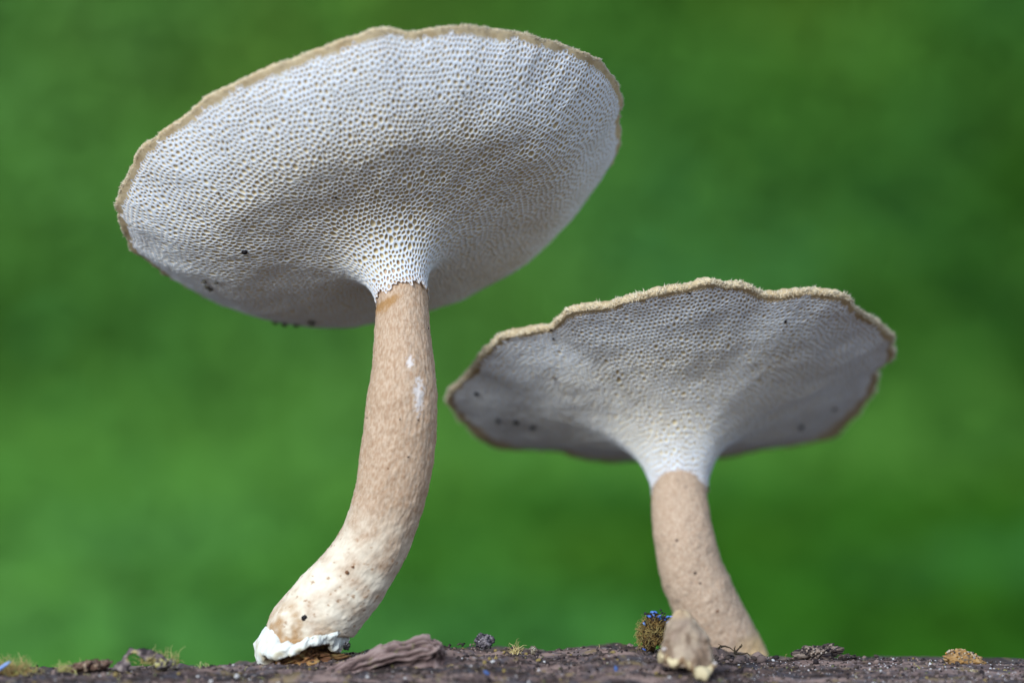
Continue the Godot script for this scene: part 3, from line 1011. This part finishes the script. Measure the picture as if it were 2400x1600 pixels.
# ---------------------------------------------------------------- scene
func _ready() -> void:
	rng.seed = 20240
	n1.seed = 5
	n1.frequency = 0.1
	n1.fractal_octaves = 3
	n2.seed = 11
	n2.frequency = 0.35
	n2.fractal_octaves = 2

	var cam := Camera3D.new()
	cam.name = "camera"
	add_child(cam)
	cam.position = Vector3(0, 0, EYE * MM)
	var lens := CameraAttributesPhysical.new()
	lens.frustum_focal_length = 100.0
	lens.frustum_focus_distance = (EYE - 6.0) * MM
	lens.frustum_near = 0.02
	lens.frustum_far = 400.0
	lens.exposure_aperture = 14.5
	cam.attributes = lens
	cam.fov = rad_to_deg(2.0 * atan(0.12))
	cam.far = 400.0
	cam.near = 0.02
	cam.current = true

	var we := WorldEnvironment.new()
	we.name = "environment"
	var env := Environment.new()
	var sky := Sky.new()
	var sm := ProceduralSkyMaterial.new()
	sm.sky_top_color = Color(0.76, 0.86, 1.0)
	sm.sky_horizon_color = Color(0.80, 0.89, 1.0)
	sm.ground_bottom_color = Color(0.35, 0.36, 0.3)
	sm.ground_horizon_color = Color(0.5, 0.52, 0.5)
	sm.sun_angle_max = 1.0
	sky.sky_material = sm
	env.background_mode = Environment.BG_SKY
	env.sky = sky
	env.background_energy_multiplier = 0.42
	env.tonemap_mode = Environment.TONE_MAPPER_LINEAR
	env.tonemap_exposure = 2.95
	env.sdfgi_enabled = true
	env.ssao_enabled = true
	env.ssil_enabled = true
	we.environment = env
	add_child(we)

	var sun := DirectionalLight3D.new()
	sun.name = "sun"
	sun.light_energy = 0.5
	sun.light_color = Color(0.90, 0.955, 1.0)
	sun.light_angular_distance = 24.0
	sun.shadow_enabled = true
	add_child(sun)
	sun.look_at_from_position(Vector3(-0.44, 0.44, 0.78), Vector3.ZERO)

	background()
	build_log()

	var pore_m := mat(0.8, 0.15, Color(0.7, 0.7, 0.7))
	var skin_m := mat(0.9, 0.15)
	var felt_m := mat(0.85, 0.15)
	var stem_m := mat(0.8, 0.25)
	var dark := mat(0.6, 0.3)
	# ---- large mushroom
	var big := Cap.new()
	big.noise = n1
	big.seed_ = 2.0
	big.centre = Vector3(-11.8, 14.02, -2)
	big.rim = [22.79,22.12,21.68,21.55,21.55,21.59,21.81,21.97,22.15,22.52,22.54,22.68,22.72,22.84,22.62,22.40,22.31,22.25,22.37,22.56,22.36,22.34,22.24,22.26,22.33,22.28,22.41,22.18,21.93,21.85,21.93,22.11,22.25,22.29,22.24,22.11,22.19,22.75,22.99,23.12,23.18,23.26,23.07,22.87,22.65,22.57,22.42,22.25,22.35,22.14,21.88,21.92,22.39,21.99,21.59,21.39,21.40,21.68,21.84,21.96,22.25,22.13,22.19,22.58,23.02,23.15,23.04,23.24,23.41,23.27,23.01,22.84]
	for k in 72:
		big.rim[k] -= 0.25 + 1.1 * pow(maxf(0.0, -sin(deg_to_rad(k * 5.0 - 180.0))), 2.0)
	big.wave = 0.5
	big.shift = Vector3(-0.5, 0.2, 0)
	big.setup(29.0, 15.0, [[2.38, 11.5], [2.7, 10.5], [3.3, 9.4], [4.6, 8.2], [6.5, 7.35], [9.0, 6.75], [12.0, 6.25], [14.7, 5.65], [17.0, 4.55], [19.0, 3.15], [20.8, 1.6], [22.3, 0.0]])
	var o := thing("mushroom", "large mushroom on a long curved stem, round porous cap tilted to show its white underside", "mushroom", at_px(708, 1540, 7.0), "mushrooms on the log")
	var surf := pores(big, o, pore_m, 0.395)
	cap_skin(big, o, skin_m, felt_m, 0.85)
	var info := stem(big, [[940, 694, 3.7, 2.22], [942, 776, 6.2, 2.42], [945, 867, 7.6, 2.75], [940, 969, 8.2, 3.05], [930, 1071, 8.2, 3.1], [911, 1173, 8.0, 3.03], [880, 1265, 7.6, 2.98], [826, 1352, 7.2, 3.2], [770, 1418, 7.0, 3.36], [727, 1468, 7.0, 3.35], [708, 1504, 7.0, 3.05]], o, stem_m, felt_m, big_tint, true)
	torn_foot(info, o, mat(0.8, 0.3))
	var k0 := 0
	for q in [[570, 589, 0.15], [790, 456, 0.06], [510, 450, 0.05], [1086, 220, 0.05], [646, 757, 0.17], [666, 768, 0.2], [692, 760, 0.17], [730, 752, 0.22], [476, 655, 0.13], [482, 667, 0.15], [490, 678, 0.15], [505, 664, 0.1]]:
		var i := nearest(surf, q[0], q[1])
		speck(o, dark, surf.pos[i], surf.nor[i], q[2] * 1.6, k0, Color(0.012, 0.01, 0.008) if k0 < 4 else Color(0.10, 0.085, 0.06))
		k0 += 1
	for q in [[985, 773, 0.085, 2.0], [1002, 769, 0.075, 1.2], [885, 806, 0.06, 1.2], [943, 797, 0.05, 1.0], [910, 1097, 0.085, 1.0], [870, 922, 0.05, 0.0], [859, 980, 0.06, -1.0], [957, 1070, 0.06, 1.0], [814, 1340, 0.15, 2.2], [714, 1446, 0.22, 3.0], [938, 982, 0.05, 2.0], [980, 984, 0.05, 2.0], [828, 1327, 0.1, 2.2], [860, 1328, 0.09, 2.2]]:
		on_stem(info, o, dark, q[0], q[1], q[2], k0)
		k0 += 1

	# ---- small mushroom
	var sml := Cap.new()
	sml.noise = n1
	sml.seed_ = 31.0
	sml.centre = Vector3(15.5, -4.2, -14)
	sml.rim = [21.69,21.46,21.31,21.16,21.09,21.10,21.10,21.25,20.60,19.37,18.68,18.78,19.03,19.03,19.13,19.13,18.80,18.70,18.94,19.33,19.53,19.71,19.85,19.87,20.24,20.94,22.02,22.48,21.60,20.94,20.47,19.99,19.64,19.45,19.08,18.78,18.63,19.60,20.15,20.10,20.71,20.69,20.67,20.78,20.98,21.47,22.26,22.04,21.51,20.48,20.14,21.16,21.46,22.17,21.53,21.33,20.86,20.71,20.06,20.86,20.82,19.51,18.88,19.77,20.60,20.87,20.64,20.41,20.20,20.38,20.89,21.47]
	for k in 72:
		sml.rim[k] -= 0.3
	sml.wave = 0.3
	sml.thick = 1.3
	sml.low = -0.035
	sml.sterile = 0.11
	sml.shift = Vector3(-0.8, 0.0, 0)
	sml.setup(24.0, 4.0, [[2.62, 9.7], [2.86, 8.9], [3.35, 7.65], [4.4, 6.1], [6.3, 4.6], [9.0, 3.4], [12.0, 2.4], [15.0, 1.45], [17.5, 0.7], [19.2, 0.25], [20.3, 0.0]])
	o = thing("mushroom", "smaller mushroom with a wavy edged shallow cap on a short leaning stem", "mushroom", at_px(1720, 1550, -9.0), "mushrooms on the log")
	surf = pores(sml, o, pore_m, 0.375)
	cap_skin(sml, o, skin_m, felt_m, 1.5)
	info = stem(sml, [[1594, 1131, -10.1, 2.5], [1593, 1174, -8.5, 2.55], [1599, 1225, -7.6, 2.65], [1606, 1276, -7.2, 2.75], [1619, 1327, -7.2, 2.85], [1638, 1378, -7.4, 2.95], [1660, 1429, -7.8, 3.0], [1688, 1480, -8.4, 3.0], [1715, 1531, -9.0, 3.0], [1730, 1565, -9.0, 3.0]], o, stem_m, felt_m, small_tint, false)
	for q in [[1290, 775, 0.08], [1298, 792, 0.07], [1614, 688, 0.07], [1846, 746, 0.09], [1294, 880, 0.11], [1167, 988, 0.16], [1212, 990, 0.17], [1253, 1002, 0.17], [1876, 1000, 0.17], [1957, 957, 0.13], [1120, 925, 0.14]]:
		var i := nearest(surf, q[0], q[1])
		speck(o, dark, surf.pos[i], surf.nor[i], q[2] * 1.6, k0, Color(0.012, 0.01, 0.008) if k0 % 5 else Color(0.12, 0.08, 0.05))
		k0 += 1
	for q in [[1586, 1265, 0.1], [1628, 1341, 0.1], [1640, 1365, 0.08], [1680, 1430, 0.13], [1659, 1434, 0.09], [1594, 1391, 0.09], [1673, 1450, 0.08], [1608, 1167, 0.08]]:
		on_stem(info, o, dark, q[0], q[1], q[2], k0)
		k0 += 1

	small_things()
	for c in get_children():
		if c.has_meta("at"):
			c.remove_meta("at")


func on_stem(info: Dictionary, o: Node3D, m: Material, px: float, py: float, r: float, seed_: int) -> void:
	var best := 0
	var miss := 1e9
	for i in info.line.size():
		var d := absf(to_px(info.line[i][0]).y - py)
		d += 0.3 * absf(to_px(info.line[i][0]).x - px)
		if d < miss:
			miss = d
			best = i
	var c: Vector3 = info.line[best][0]
	var rad: float = info.line[best][1]
	var x := at_px(px, py, c.z + rad * 0.8)
	var off := Vector3(x.x - c.x, x.y - c.y, 0)
	var n := (Vector3(off.x, off.y, sqrt(maxf(rad * rad - off.length_squared(), 0.02)))).normalized()
	speck(o, m, c + n * rad, n, r, seed_, Color(0.012, 0.01, 0.008) if seed_ % 4 else Color(0.16, 0.07, 0.03), 1.3)
